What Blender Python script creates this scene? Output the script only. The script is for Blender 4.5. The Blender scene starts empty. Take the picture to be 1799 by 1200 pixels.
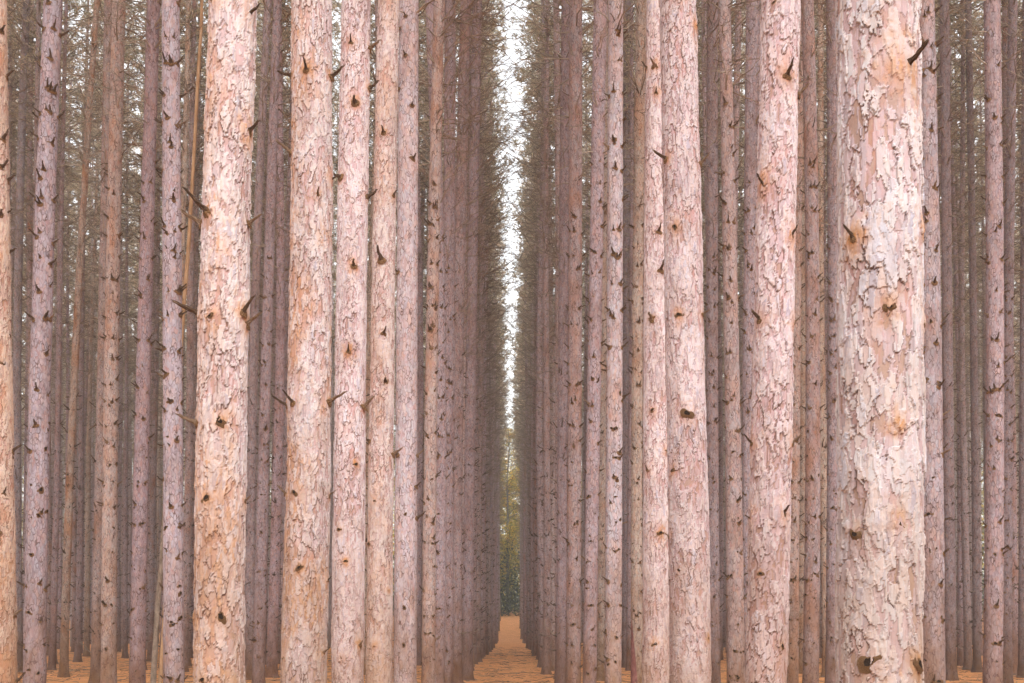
import bpy, math, random
import numpy as np
# ------------------------------------------------------------------ camera, world, sun, exposure
SC = bpy.context.scene
F, HOR, VPX = 2060.0, 1100.0, 896.0          # focal length, horizon row and aisle column, in photo pixels
PITCH = math.radians(2.0); CAMH = 1.35
S = HOR - 600.0 - F * math.tan(PITCH)
cd = bpy.data.cameras.new('camera'); cam = bpy.data.objects.new('camera', cd)
SC.collection.objects.link(cam); SC.camera = cam
cam.location = (0, 0, CAMH); cam.rotation_euler = (math.pi / 2 + PITCH, 0, 0)
cd.sensor_width = 36; cd.lens = 36 * F / 1799; cd.shift_y = S / 1799; cd.shift_x = (899.5 - VPX) / 1799
cd.clip_start = 0.1; cd.clip_end = 3000

SUN_EL, SUN_AZ = math.radians(50), math.radians(12)     # behind the camera, a little to the right
w = bpy.data.worlds.new('World'); SC.world = w; w.use_nodes = True
nt = w.node_tree; bg = nt.nodes['Background']
sky = nt.nodes.new('ShaderNodeTexSky'); sky.sky_type = 'NISHITA'; sky.sun_disc = False
sky.sun_elevation = SUN_EL; sky.sun_rotation = math.pi - SUN_AZ
sky.air_density = 1.5; sky.dust_density = 3.0; sky.ozone_density = 1.0
hs = nt.nodes.new('ShaderNodeHueSaturation'); hs.inputs['Saturation'].default_value = .15      # overcast: a whitish sky
nt.links.new(sky.outputs[0], hs.inputs['Color']); nt.links.new(hs.outputs[0], bg.inputs[0]); bg.inputs[1].default_value = 0.15
sl = bpy.data.lights.new('sun', 'SUN'); sl.energy = 0.6; sl.angle = math.radians(40); sl.color = (1, .99, .98)
so = bpy.data.objects.new('sun', sl); SC.collection.objects.link(so)
so.rotation_euler = (math.pi / 2 - SUN_EL, 0, SUN_AZ)
SC.view_settings.view_transform = 'Standard'; SC.view_settings.look = 'None'
SC.view_settings.gamma = 1; SC.view_settings.exposure = 1.72
SC.cycles.max_bounces = 6; SC.cycles.diffuse_bounces = 4

# ------------------------------------------------------------------ helpers
rng = np.random.default_rng(7); random.seed(7)
COL = SC.collection
def tag(o, label=None, cat=None, group=None, kind=None):
    for k, v in (('label', label), ('category', cat), ('group', group), ('kind', kind)):
        if v: o[k] = v
    return o
def unproject(px, py, d):
    """world point at distance d (along +Y) seen at photo pixel px, py"""
    a = (px - VPX) / F; b = (600 + S - py) / F
    t = d / (math.cos(PITCH) - b * math.sin(PITCH))
    return a * t, CAMH + (math.sin(PITCH) + b * math.cos(PITCH)) * t
def ground_z(x, y):
    r = np.clip((np.asarray(y, float) - 112) / 32, 0, 1)
    return 3.4 * r * r * (3 - 2 * r) + .05 * np.sin(np.asarray(x) * .23 + 1) * np.sin(np.asarray(y) * .17)
def mesh_np(name, V, Fq, mats, mat_idx=None, smooth=True):
    """V (n,3); Fq = list of face arrays (m,3) or (m,4)"""
    me = bpy.data.meshes.new(name)
    V = np.asarray(V, np.float32)
    loops = np.concatenate([f.reshape(-1) for f in Fq]).astype(np.int32)
    cnt = np.concatenate([np.full(len(f), f.shape[1], np.int32) for f in Fq])
    st = np.concatenate([[0], np.cumsum(cnt)[:-1]]).astype(np.int32)
    me.vertices.add(len(V)); me.vertices.foreach_set('co', V.reshape(-1))
    me.loops.add(len(loops)); me.loops.foreach_set('vertex_index', loops)
    me.polygons.add(len(cnt)); me.polygons.foreach_set('loop_start', st)
    try: me.polygons.foreach_set('loop_total', cnt)
    except Exception: pass
    for m in mats: me.materials.append(m)
    if mat_idx is not None: me.polygons.foreach_set('material_index', np.asarray(mat_idx, np.int32))
    me.polygons.foreach_set('use_smooth', np.full(len(cnt), smooth, bool))
    me.update(calc_edges=True)
    return me
class Acc:
    def __init__(s): s.V = []; s.F = []; s.M = []; s.n = 0
    def add(s, V, Fs, mi=0):
        V = np.asarray(V).reshape(-1, 3)
        for f in Fs: s.F.append(f + s.n); s.M.append(np.full(len(f), mi, np.int32))
        s.V.append(V); s.n += len(V)
    def mesh(s, name, mats, smooth=True):
        return mesh_np(name, np.concatenate(s.V), s.F, mats, np.concatenate(s.M), smooth)
def norm(a): return a / np.maximum(np.linalg.norm(a, axis=-1, keepdims=True), 1e-9)
def sweep(P, R, ns=3):
    """many tubes at once: P (n,k,3), R (n,k)"""
    n, k, _ = P.shape
    T = norm(np.gradient(P, axis=1)) if k > 2 else np.repeat(norm(P[:, 1:] - P[:, :1]), 2, 1)
    up = np.where(np.abs(T[:, :1, 2:3]) > .8, np.array([1., 0, 0]), np.array([0, 0, 1.]))
    A = norm(np.cross(T, up)); B = np.cross(T, A)
    th = np.arange(ns) * 2 * np.pi / ns
    V = P[:, :, None] + R[:, :, None, None] * (A[:, :, None] * np.cos(th)[:, None] + B[:, :, None] * np.sin(th)[:, None])
    i = np.arange(n)[:, None, None] * k * ns; j = np.arange(k - 1)[None, :, None] * ns; q = np.arange(ns)[None, None, :]
    q2 = (q + 1) % ns
    Fq = np.stack([i + j + q, i + j + q2, i + j + ns + q2, i + j + ns + q], -1).reshape(-1, 4)
    return V.reshape(-1, 3), [Fq]
# lattice noise in numpy
def h3(ix, iy, iz, s=0):
    n = (ix.astype(np.int64) * 73856093) ^ (iy.astype(np.int64) * 19349663) ^ (iz.astype(np.int64) * 83492791) ^ (s * 2654435761)
    n = (n ^ (n >> 13)) * 1274126177 & 0xffffffff
    n = (n ^ (n >> 16)) * 2246822519 & 0xffffffff
    return ((n ^ (n >> 15)) & 0xffffff) / float(0xffffff)
def vnoise(P, s=0):
    I = np.floor(P).astype(np.int64); f = P - I; f = f * f * (3 - 2 * f); r = 0
    for a in (0, 1):
        for b in (0, 1):
            for c in (0, 1):
                wt = (f[:, 0] if a else 1 - f[:, 0]) * (f[:, 1] if b else 1 - f[:, 1]) * (f[:, 2] if c else 1 - f[:, 2])
                r = r + wt * h3(I[:, 0] + a, I[:, 1] + b, I[:, 2] + c, s)
    return r
def fbm(P, o=3, s=0):
    r = 0; a = .5; t = 0
    for i in range(o): r = r + a * vnoise(P * 2 ** i, s + i); t += a; a *= .5
    return r / t
def worley(P, s=0):
    """F1, F2, random value of the cell, offset from its centre"""
    I = np.floor(P).astype(np.int64); n = len(P)
    f1 = np.full(n, 9.); f2 = np.full(n, 9.); rv = np.zeros(n); off = np.zeros(n)
    for a in (-1, 0, 1):
        for b in (-1, 0, 1):
            for c in (-1, 0, 1):
                x, y, z = I[:, 0] + a, I[:, 1] + b, I[:, 2] + c
                dx = x + h3(x, y, z, s) - P[:, 0]; dy = y + h3(x, y, z, s + 1) - P[:, 1]; dz = z + h3(x, y, z, s + 2) - P[:, 2]
                d = np.sqrt(dx * dx + dy * dy + dz * dz)
                m = d < f1
                f2 = np.where(m, f1, np.minimum(f2, d)); f1 = np.where(m, d, f1)
                rv = np.where(m, h3(x, y, z, s + 3), rv); off = np.where(m, dz, off)
    return f1, f2, rv, off

# ------------------------------------------------------------------ materials
def newmat(name):
    m = bpy.data.materials.new(name); m.use_nodes = True
    n = m.node_tree.nodes; b = n['Principled BSDF']; b.inputs['Roughness'].default_value = .9
    b.inputs['Specular IOR Level'].default_value = .15
    return m, n, m.node_tree.links, b
def ramp(n, stops, interp='LINEAR'):
    r = n.new('ShaderNodeValToRGB'); r.color_ramp.interpolation = interp
    e = r.color_ramp.elements
    while len(e) < len(stops): e.new(.5)
    for q, (p, c) in zip(e, stops):
        q.position = p; q.color = (*c, 1) if len(c) == 3 else c
    return r
def mix(n, l, a, b, f, typ='MIX'):
    m = n.new('ShaderNodeMix'); m.data_type = 'RGBA'; m.blend_type = typ
    for sock, v in ((m.inputs[0], f), (m.inputs[6], a), (m.inputs[7], b)):
        if isinstance(v, bpy.types.NodeSocket): l.new(v, sock)
        elif isinstance(v, (tuple, list)): sock.default_value = (*v, 1)
        else: sock.default_value = v
    return m.outputs[2]
def math_(n, l, op, a, b=None, c=None, clamp=False):
    m = n.new('ShaderNodeMath'); m.operation = op; m.use_clamp = clamp
    for i, v in enumerate((a, b, c)):
        if v is None: continue
        if isinstance(v, bpy.types.NodeSocket): l.new(v, m.inputs[i])
        else: m.inputs[i].default_value = v
    return m.outputs[0]
def noise(n, l, vec, scale, detail=3, rough=.55):
    t = n.new('ShaderNodeTexNoise'); t.inputs['Scale'].default_value = scale; t.inputs['Detail'].default_value = detail
    t.inputs['Roughness'].default_value = rough; l.new(vec, t.inputs['Vector']); return t.outputs['Fac']
PALE, PINK, SALMON, MAUVE = (.465, .44, .44), (.43, .33, .325), (.385, .25, .225), (.35, .32, .34)
RUST, CREV_SHADE, BASEB = (.38, .175, .07), (.10, .048, .034), (.21, .115, .055)  # second colour: crevice brown, also the shade painted under flake edges
def bark_common(n, l, b, plate, crack_shade, rust, vec, obv, hue=None):
    """plate height -> old pale scale / fresh pink under-bark; rust patches; crevices and shade painted under scale edges; brown foot"""
    oi = n.new('ShaderNodeObjectInfo')
    r = ramp(n, [(0, (.36, .20, .13)), (.10, SALMON), (.24, PINK), (.42, (.44, .375, .37)), (.58, PALE), (.8, (.51, .495, .495)), (1, MAUVE)])
    l.new(plate, r.inputs[0])
    c = mix(n, l, r.outputs[0], (.37, .315, .325), math_(n, l, 'MULTIPLY', noise(n, l, vec, 9, 2), .5))
    if hue is not None:
        hr = ramp(n, [(.2, (.90, .93, .97)), (.38, (1.02, .84, .83)), (.5, (1.04, 1.02, 1.0)), (.64, (1.10, .90, .80)), (.82, (.98, .96, 1.0))]); l.new(hue, hr.inputs[0])
        c = mix(n, l, c, hr.outputs[0], .9, 'MULTIPLY')
    fine = noise(n, l, vec, 110, 4, .7)
    c = mix(n, l, c, (.40, .30, .255), math_(n, l, 'MULTIPLY_ADD', fine, 1.6, -.75, clamp=True))
    st = n.new('ShaderNodeMapping'); st.inputs['Scale'].default_value = (1, 1, .12); l.new(vec, st.inputs[0])
    c = mix(n, l, c, (.62, .55, .52), math_(n, l, 'MULTIPLY_ADD', noise(n, l, st.outputs[0], 90, 3, .6), 3.2, -1.85, clamp=True), 'MULTIPLY')
    c = mix(n, l, c, RUST, math_(n, l, 'MULTIPLY', rust, 1.0, clamp=True))
    sep = n.new('ShaderNodeSeparateXYZ'); l.new(obv, sep.inputs[0])
    foot = math_(n, l, 'MULTIPLY_ADD', sep.outputs[2], -.42, 1.0)
    foot = math_(n, l, 'ADD', foot, math_(n, l, 'MULTIPLY_ADD', noise(n, l, vec, 5, 3), 1.2, -.6))
    foot = math_(n, l, 'MULTIPLY', foot, .95, clamp=True)
    c = mix(n, l, c, BASEB, foot)
    c = mix(n, l, c, CREV_SHADE, crack_shade)
    if hue is not None:
        blot = noise(n, l, vec, 3.0, 4, .7)
        c = mix(n, l, c, (.60, .52, .47), math_(n, l, 'MULTIPLY_ADD', blot, 3.0, -1.45, clamp=True), 'MULTIPLY')
    c = mix(n, l, c, oi.outputs['Color'], 1.0, 'MULTIPLY')
    l.new(c, b.inputs['Base Color'])
    return fine
def make_near_bark():
    m, n, l, b = newmat('near_bark')
    tc = n.new('ShaderNodeTexCoord')
    mp = n.new('ShaderNodeMapping'); mp.inputs['Scale'].default_value = (1, 1, .45); l.new(tc.outputs['Object'], mp.inputs[0])
    at = {}
    for k in ('plate', 'crack_shade', 'rust', 'hue'):
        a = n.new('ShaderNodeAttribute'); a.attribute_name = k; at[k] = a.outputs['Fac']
    fine = bark_common(n, l, b, at['plate'], at['crack_shade'], at['rust'], mp.outputs[0], tc.outputs['Object'], at['hue'])
    bp = n.new('ShaderNodeBump'); bp.inputs['Strength'].default_value = .5; bp.inputs['Distance'].default_value = .004
    l.new(fine, bp.inputs['Height']); l.new(bp.outputs[0], b.inputs['Normal'])
    return m
def make_bark():
    m, n, l, b = newmat('bark')
    tc = n.new('ShaderNodeTexCoord'); oi = n.new('ShaderNodeObjectInfo')
    mp = n.new('ShaderNodeMapping'); mp.inputs['Scale'].default_value = (1, 1, .42); l.new(tc.outputs['Object'], mp.inputs[0])
    off = n.new('ShaderNodeVectorMath'); off.operation = 'SCALE'; off.inputs[0].default_value = (31, 17, 53)
    l.new(oi.outputs['Random'], off.inputs['Scale'])
    ad = n.new('ShaderNodeVectorMath'); ad.operation = 'ADD'; l.new(mp.outputs[0], ad.inputs[0]); l.new(off.outputs[0], ad.inputs[1])
    nz = n.new('ShaderNodeTexNoise'); nz.inputs['Scale'].default_value = 22; nz.inputs['Detail'].default_value = 3; l.new(ad.outputs[0], nz.inputs[0])
    sc = n.new('ShaderNodeVectorMath'); sc.operation = 'MULTIPLY_ADD'; l.new(nz.outputs['Color'], sc.inputs[0])
    sc.inputs[1].default_value = (.05, .05, .05); l.new(ad.outputs[0], sc.inputs[2])
    v = n.new('ShaderNodeTexVoronoi'); v.inputs['Scale'].default_value = 31; l.new(sc.outputs[0], v.inputs['Vector'])
    e = n.new('ShaderNodeTexVoronoi'); e.feature = 'DISTANCE_TO_EDGE'; e.inputs['Scale'].default_value = 31; l.new(sc.outputs[0], e.inputs['Vector'])
    sp = n.new('ShaderNodeSeparateColor'); l.new(v.outputs['Color'], sp.inputs[0])
    # lift of the scale's lower lip
    sub = n.new('ShaderNodeVectorMath'); sub.operation = 'SUBTRACT'; l.new(v.outputs['Position'], sub.inputs[0]); l.new(sc.outputs[0], sub.inputs[1])
    s2 = n.new('ShaderNodeSeparateXYZ'); l.new(sub.outputs[0], s2.inputs[0])
    lip = math_(n, l, 'MULTIPLY', s2.outputs[2], 18)
    ht = math_(n, l, 'ADD', math_(n, l, 'MULTIPLY', sp.outputs[0], .8), lip)
    gate = math_(n, l, 'MULTIPLY_ADD', noise(n, l, ad.outputs[0], 16, 2), 4, -1.5, clamp=True)
    crack_shade = math_(n, l, 'MULTIPLY', math_(n, l, 'MULTIPLY_ADD', e.outputs['Distance'], -9, 1, clamp=True), gate)
    v2 = n.new('ShaderNodeTexVoronoi'); v2.inputs['Scale'].default_value = 62; l.new(sc.outputs[0], v2.inputs['Vector'])
    sp2 = n.new('ShaderNodeSeparateColor'); l.new(v2.outputs['Color'], sp2.inputs[0])
    ht = math_(n, l, 'ADD', ht, math_(n, l, 'MULTIPLY', sp2.outputs[0], .5))
    plate = math_(n, l, 'ADD', math_(n, l, 'MULTIPLY_ADD', sp2.outputs[1], .55, math_(n, l, 'MULTIPLY', sp.outputs[0], .62)), math_(n, l, 'MULTIPLY_ADD', noise(n, l, ad.outputs[0], 8, 3), .9, -.33))
    rl = math_(n, l, 'SUBTRACT', 1.0, oi.outputs['Alpha'])
    rust = math_(n, l, 'MULTIPLY', math_(n, l, 'MULTIPLY_ADD', noise(n, l, ad.outputs[0], 3.2, 4), 5, -2.4, clamp=True), rl)
    fine = bark_common(n, l, b, plate, math_(n, l, 'MULTIPLY', crack_shade, 1.0), rust, ad.outputs[0], tc.outputs['Object'], sp.outputs[1])
    bp = n.new('ShaderNodeBump'); bp.inputs['Strength'].default_value = 1; bp.inputs['Distance'].default_value = .02
    hh = math_(n, l, 'ADD', ht, math_(n, l, 'MULTIPLY', fine, .8))
    l.new(hh, bp.inputs['Height']); l.new(bp.outputs[0], b.inputs['Normal'])
    return m
def make_far_bark():
    m, n, l, b = newmat('far_bark')
    tc = n.new('ShaderNodeTexCoord')
    mp = n.new('ShaderNodeMapping'); mp.inputs['Scale'].default_value = (1, 1, .35); l.new(tc.outputs['Object'], mp.inputs[0])
    a = noise(n, l, mp.outputs[0], 14, 4, .7)
    r = ramp(n, [(.3, (.19, .14, .13)), (.5, (.32, .25, .24)), (.7, (.43, .37, .355))]); l.new(a, r.inputs[0])
    sp = n.new('ShaderNodeSeparateXYZ'); l.new(tc.outputs['Object'], sp.inputs[0])
    ft = math_(n, l, 'ADD', math_(n, l, 'MULTIPLY_ADD', sp.outputs[2], -.5, .75), math_(n, l, 'MULTIPLY_ADD', a, 1.0, -.5), clamp=True)
    l.new(mix(n, l, r.outputs[0], (.17, .10, .05), ft), b.inputs['Base Color'])
    return m
def simple(name, stops, scale, detail=4, bump=0, zs=1, rough=.9, xs=1):
    m, n, l, b = newmat(name); b.inputs['Roughness'].default_value = rough
    tc = n.new('ShaderNodeTexCoord')
    mp = n.new('ShaderNodeMapping'); mp.inputs['Scale'].default_value = (xs, 1, zs); l.new(tc.outputs['Object'], mp.inputs[0])
    f = noise(n, l, mp.outputs[0], scale, detail, .65)
    r = ramp(n, stops); l.new(f, r.inputs[0]); l.new(r.outputs[0], b.inputs['Base Color'])
    if bump:
        bp = n.new('ShaderNodeBump'); bp.inputs['Distance'].default_value = bump; l.new(f, bp.inputs['Height']); l.new(bp.outputs[0], b.inputs['Normal'])
    return m
def leafmat(name, stops, scale, trans=.35):
    m, n, l, b = newmat(name)
    g = n.new('ShaderNodeNewGeometry'); tc = n.new('ShaderNodeTexCoord')
    f = math_(n, l, 'ADD', math_(n, l, 'MULTIPLY', g.outputs['Random Per Island'], .55), math_(n, l, 'MULTIPLY', noise(n, l, tc.outputs['Object'], scale, 3), .55))
    r = ramp(n, stops); l.new(f, r.inputs[0])
    l.new(r.outputs[0], b.inputs['Base Color'])
    t = n.new('ShaderNodeBsdfTranslucent'); l.new(r.outputs[0], t.inputs[0])
    ms = n.new('ShaderNodeMixShader'); ms.inputs[0].default_value = trans
    out = n['Material Output']
    l.new(b.outputs[0], ms.inputs[1]); l.new(t.outputs[0], ms.inputs[2]); l.new(ms.outputs[0], out.inputs['Surface'])
    return m
NEAR, BARK, FARB = make_near_bark(), make_bark(), make_far_bark()
STUBM = simple('stub_wood', [(.3, (.05, .028, .018)), (.55, (.13, .075, .045)), (.75, (.30, .20, .13))], 16, bump=.05, xs=.12)
STUBL = simple('stub_wood_pale', [(.3, (.11, .06, .035)), (.5, (.26, .16, .10)), (.75, (.46, .34, .24))], 16, bump=.05, xs=.12)
CORE = simple('knot_core', [(.3, (.015, .009, .006)), (.7, (.07, .04, .025))], 6, bump=.05)
COLLAR = simple('knot_collar', [(.3, (.09, .04, .02)), (.5, (.21, .11, .05)), (.7, (.36, .20, .10))], 9, bump=.05)
SHORTM = simple('short_stub_wood', [(.3, (.05, .03, .02)), (.6, (.13, .08, .05)), (.8, (.24, .16, .11))], 6)
TWIG = simple('dead_twig', [(.3, (.11, .08, .06)), (.5, (.23, .175, .13)), (.75, (.42, .34, .26))], 3)
NEEDLE = leafmat('pine_needles', [(.25, (.22, .215, .13)), (.42, (.36, .32, .20)), (.6, (.54, .43, .30)), (.8, (.62, .46, .33))], .7, .55)
AUT1 = leafmat('autumn_leaves', [(.25, (.08, .095, .02)), (.45, (.24, .23, .03)), (.65, (.55, .38, .04)), (.85, (.70, .36, .05))], .35, .45)
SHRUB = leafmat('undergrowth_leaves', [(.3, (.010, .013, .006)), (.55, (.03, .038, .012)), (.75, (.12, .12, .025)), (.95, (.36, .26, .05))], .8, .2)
DBARK = simple('dark_bark', [(.3, (.05, .04, .03)), (.7, (.13, .11, .09))], 4)
SCAR = simple('scar_wood', [(.3, (.10, .035, .028)), (.6, (.24, .10, .085)), (.8, (.36, .20, .17))], 22, zs=.4, bump=.01)
DEADB = simple('dead_stem_bark', [(.3, (.12, .085, .06)), (.55, (.24, .18, .135)), (.8, (.33, .27, .21))], 14, zs=.5, bump=.01)
PEEL = simple('peeled_wood', [(.3, (.22, .125, .065)), (.55, (.36, .22, .12)), (.8, (.44, .32, .22))], 9, zs=.3, bump=.01)

# ------------------------------------------------------------------ the ground
def build_ground():
    xs = np.concatenate([np.linspace(-700, -90, 8), np.linspace(-80, 80, 81), np.linspace(90, 700, 8)])
    ys = np.concatenate([np.linspace(-200, -5, 8), np.linspace(0, 200, 101), np.linspace(215, 1200, 9)])
    X, Y = np.meshgrid(xs, ys); V = np.stack([X, Y, ground_z(X, Y)], -1).reshape(-1, 3)
    nx, ny = len(xs), len(ys); i = np.arange(ny - 1)[:, None] * nx + np.arange(nx - 1)[None]
    Fq = np.stack([i, i + 1, i + nx + 1, i + nx], -1).reshape(-1, 4)
    m, n, l, b = newmat('needle_litter_ground')
    tc = n.new('ShaderNodeTexCoord'); v = tc.outputs['Object']
    mp = n.new('ShaderNodeMapping'); mp.inputs['Scale'].default_value = (1, .75, 1); l.new(v, mp.inputs[0])
    a = noise(n, l, v, .9, 4); f = noise(n, l, mp.outputs[0], 24, 6, .8); g = noise(n, l, v, 5, 5, .75)
    r = ramp(n, [(.36, (.14, .06, .022)), (.44, (.50, .20, .065)), (.53, (.74, .32, .12)), (.64, (.88, .52, .29))])
    l.new(math_(n, l, 'ADD', math_(n, l, 'MULTIPLY', f, .65), math_(n, l, 'MULTIPLY', g, .35)), r.inputs[0])
    c = mix(n, l, r.outputs[0], (.50, .21, .06), math_(n, l, 'MULTIPLY_ADD', a, 2.2, -.95, clamp=True))
    # leaf-strewn floor beyond the plantation
    sp = n.new('ShaderNodeSeparateXYZ'); l.new(v, sp.inputs[0])
    far = math_(n, l, 'MULTIPLY_ADD', sp.outputs[1], .08, -10.4, clamp=True)
    r2 = ramp(n, [(.35, (.03, .025, .018)), (.52, (.08, .065, .035)), (.68, (.22, .18, .11))]); l.new(noise(n, l, v, 6, 4, .7), r2.inputs[0])
    c = mix(n, l, c, r2.outputs[0], far)
    l.new(c, b.inputs['Base Color'])
    bp = n.new('ShaderNodeBump'); bp.inputs['Distance'].default_value = .05; l.new(f, bp.inputs['Height']); l.new(bp.outputs[0], b.inputs['Normal'])
    o = bpy.data.objects.new('ground', mesh_np('ground', V, [Fq], [m])); COL.objects.link(o); tag(o, kind='structure')
build_ground()

# ------------------------------------------------------------------ stub and knot meshes (shared)
def stub_mesh(seed, ns=8, pale=False):
    """unit-length broken branch along +X, splintered tip"""
    r = np.random.default_rng(seed); k = 12; ns = 10
    t = np.concatenate([[-.12, 0, .05], np.linspace(.12, 1, k - 3)])
    bend = r.uniform(-.05, .30); kink = r.normal(0, .02, (k, 2))
    C = np.stack([t, .07 * np.sin(t * 3 + seed) + kink[:, 0] * (t > .1), bend * np.clip(t, 0, 1) ** 2 + kink[:, 1] * (t > .1)], -1)
    R = np.interp(t, [-.12, .0, .06, .14, .5, .85, 1], [.48, .36, .21, .15, .115, .085, .045])
    th = np.arange(ns) * 2 * np.pi / ns
    flu = 1 + r.normal(0, .16, ns)
    V = C[:, None] + R[:, None, None] * flu[None, :, None] * np.stack([0 * th, np.cos(th), np.sin(th)], -1)[None]
    V = V + r.normal(0, .012, V.shape)
    V[-1, :, 0] += r.uniform(-.32, .12, ns); V[-2, :, 0] += r.uniform(-.08, .05, ns)
    A = Acc()
    i = np.arange(k - 1)[:, None] * ns; q = np.arange(ns)[None]; q2 = (q + 1) % ns
    Fq = np.stack([i + q, i + q2, i + ns + q2, i + ns + q], -1)
    A.add(V.reshape(-1, 3), [Fq[:2].reshape(-1, 4)], 1); A.F.append(Fq[2:].reshape(-1, 4)); A.M.append(np.zeros(ns * (k - 3), np.int32))
    A.F.append(np.array([[0, 1, 2, 3]]) + (k - 1) * ns); A.M.append(np.zeros(1, np.int32))
    A.F.append(np.array([[0, 3, 4, 7], [4, 5, 6, 7]]) + (k - 1) * ns); A.M.append(np.zeros(1, np.int32)); A.M.append(np.zeros(1, np.int32))
    A.F.append(np.array([[7, 8, 9, 0]]) + (k - 1) * ns); A.M.append(np.zeros(1, np.int32))
    return A.mesh('branch_stub', [STUBL if pale else STUBM, COLLAR])
def knot_mesh(seed, ns=18):
    """healed-over branch end: raised collar with a dark rotten middle, unit radius, axis +X"""
    r = np.random.default_rng(seed)
    prof = [(-.30, 2.0), (.04, 1.35), (.34, .95), (.44, .80), (.38, .66), (.34, .38), (.36, .02)]
    th = np.arange(ns) * 2 * np.pi / ns
    ph = r.uniform(0, 6, 3); wob = 1 + .16 * np.sin(2 * th + ph[0]) + .10 * np.sin(3 * th + ph[1]) + .07 * np.sin(7 * th + ph[2]) + r.normal(0, .04, ns)
    V = np.stack([np.stack([np.full(ns, x) + r.normal(0, .05, ns), ra * np.cos(th) * wob, 1.15 * ra * np.sin(th) * wob], -1) for x, ra in prof])
    A = Acc(); k = len(prof)
    i = np.arange(k - 1)[:, None] * ns; q = np.arange(ns)[None]; q2 = (q + 1) % ns
    Fq = np.stack([i + q, i + q2, i + ns + q2, i + ns + q], -1)
    A.add(V.reshape(-1, 3), [Fq[:3].reshape(-1, 4)], 1); A.F.append(Fq[3:].reshape(-1, 4)); A.M.append(np.zeros(ns * (k - 4), np.int32))
    return A.mesh('knot', [CORE, COLLAR])
STUBS = [stub_mesh(i) for i in range(5)]; STUBSP = [stub_mesh(20 + i, pale=True) for i in range(3)]; KNOTS = [knot_mesh(40 + i) for i in range(4)]
from mathutils import Matrix, Vector
def place_on(parent, me, name, p, n, scale, up=.35, roll=0.0):
    n = Vector(n).normalized(); x = (n + Vector((0, 0, up))).normalized()
    y = Vector((0, 0, 1)).cross(x).normalized(); z = x.cross(y)
    M = Matrix((x, y, z)).transposed().to_4x4()
    o = bpy.data.objects.new(name, me); COL.objects.link(o); o.parent = parent
    M = M @ Matrix.Rotation(roll, 4, 'X')
    o.matrix_local = Matrix.Translation(p) @ M @ Matrix.Diagonal((*scale, 1))
    return o

# ------------------------------------------------------------------ dead branches, crowns
def branch_set(r, centre, rad, zlo, zhi, twigs=True, step=.4, per=5.5, lo_len=.06, dens=1.0, ns=3, k=5):
    """whorls of dead branches: broken stubs low down, longer and twiggier higher up"""
    zs = np.arange(zlo, zhi, step); zs = zs + r.uniform(-.1, .1, len(zs))
    Z = np.repeat(zs, np.maximum(1, r.poisson(per * dens, len(zs)))); n = len(Z)
    Z = Z + r.uniform(-.05, .05, n)
    az = r.uniform(0, 2 * np.pi, n)
    u = np.clip((Z - 5) / 11.0, 0, 1)
    L = np.where(Z < 5.0, r.uniform(.05, .15, n) + (r.random(n) < .12) * r.uniform(.1, .3, n),
                 (.10 + u * 1.55) * r.uniform(.2, 1.1, n))
    out = np.stack([np.cos(az), np.sin(az), 0 * az], -1)
    side = np.stack([-np.sin(az), np.cos(az), 0 * az], -1)
    el = r.uniform(-.25, .75, n); cv = r.uniform(-.5, .55, n); sw = r.uniform(-.35, .35, n)
    t = np.linspace(0, 1, k)[None, :, None]
    C = np.stack([centre(Z)[:, 0], centre(Z)[:, 1], Z], -1) + out * (rad(Z) * .8)[:, None]
    P = C[:, None] + L[:, None, None] * (out[:, None] * t * (1 - .15 * t) + np.array([0, 0, 1.]) * (el[:, None, None] * t + cv[:, None, None] * t * t) + side[:, None] * sw[:, None, None] * t * t)
    P[:, 1:-1] += r.normal(0, .03, (n, k - 2, 3)) * L[:, None, None]
    r0 = np.where(Z < 5, .015, .0075 + .007 * np.clip(L, 0, 1.3))
    R = r0[:, None] * np.linspace(1, .28, k)[None]
    R = np.where((L < .2)[:, None], r0[:, None] * np.linspace(1.15, .55, k)[None], R)
    A = Acc(); sh = L < .22
    R = np.where((Z < 8)[:, None] & sh[:, None], np.maximum(R, .017 * np.linspace(1.1, .6, k)[None]), R)
    A.add(*sweep(P[~sh], R[~sh], ns))
    if sh.any(): A.add(*sweep(P[sh], R[sh], max(ns, 4)), mi=1)
    if twigs:
        idx = np.where(L > .3)[0]; idx = np.repeat(idx, 5); m = len(idx)
        if m:
            tt = r.uniform(.25, .95, m); f = tt * (k - 1); a = np.floor(f).astype(int); fr = (f - a)[:, None]
            B = P[idx, a] * (1 - fr) + P[idx, np.minimum(a + 1, k - 1)] * fr
            dr = norm(out[idx] * .8 + side[idx] * r.choice([-1, 1], m)[:, None] * r.uniform(.4, 1.2, m)[:, None] + np.array([0, 0, 1.]) * r.uniform(-.6, .7, m)[:, None])
            l2 = L[idx] * r.uniform(.15, .5, m)
            q = np.linspace(0, 1, 3)[None, :, None]
            P2 = B[:, None] + l2[:, None, None] * (dr[:, None] * q + np.array([0, 0, 1.]) * r.uniform(-.3, .4, m)[:, None, None] * q * q)
            A.add(*sweep(P2, np.repeat([[.0048, .0036, .002]], m, 0), 3))
    return A
def tufts(r, B, per, ln, wd):
    """needle tufts: thin triangles radiating from the points B"""
    n = len(B) * per; C = np.repeat(B, per, 0)
    d = norm(r.normal(0, 1, (n, 3)) + np.array([0, 0, .4])); s = norm(np.cross(d, r.normal(0, 1, (n, 3))))
    L = (ln * r.uniform(.6, 1.2, n))[:, None]; W = (wd * r.uniform(.6, 1.3, n))[:, None]
    C = C + d * L * .1
    V = np.stack([C - s * W * .3, C + s * W * .3, C + d * L + s * W * .35, C + d * L - s * W * .3], 1).reshape(-1, 3)
    return V, [np.arange(n * 4).reshape(-1, 4)]
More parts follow.
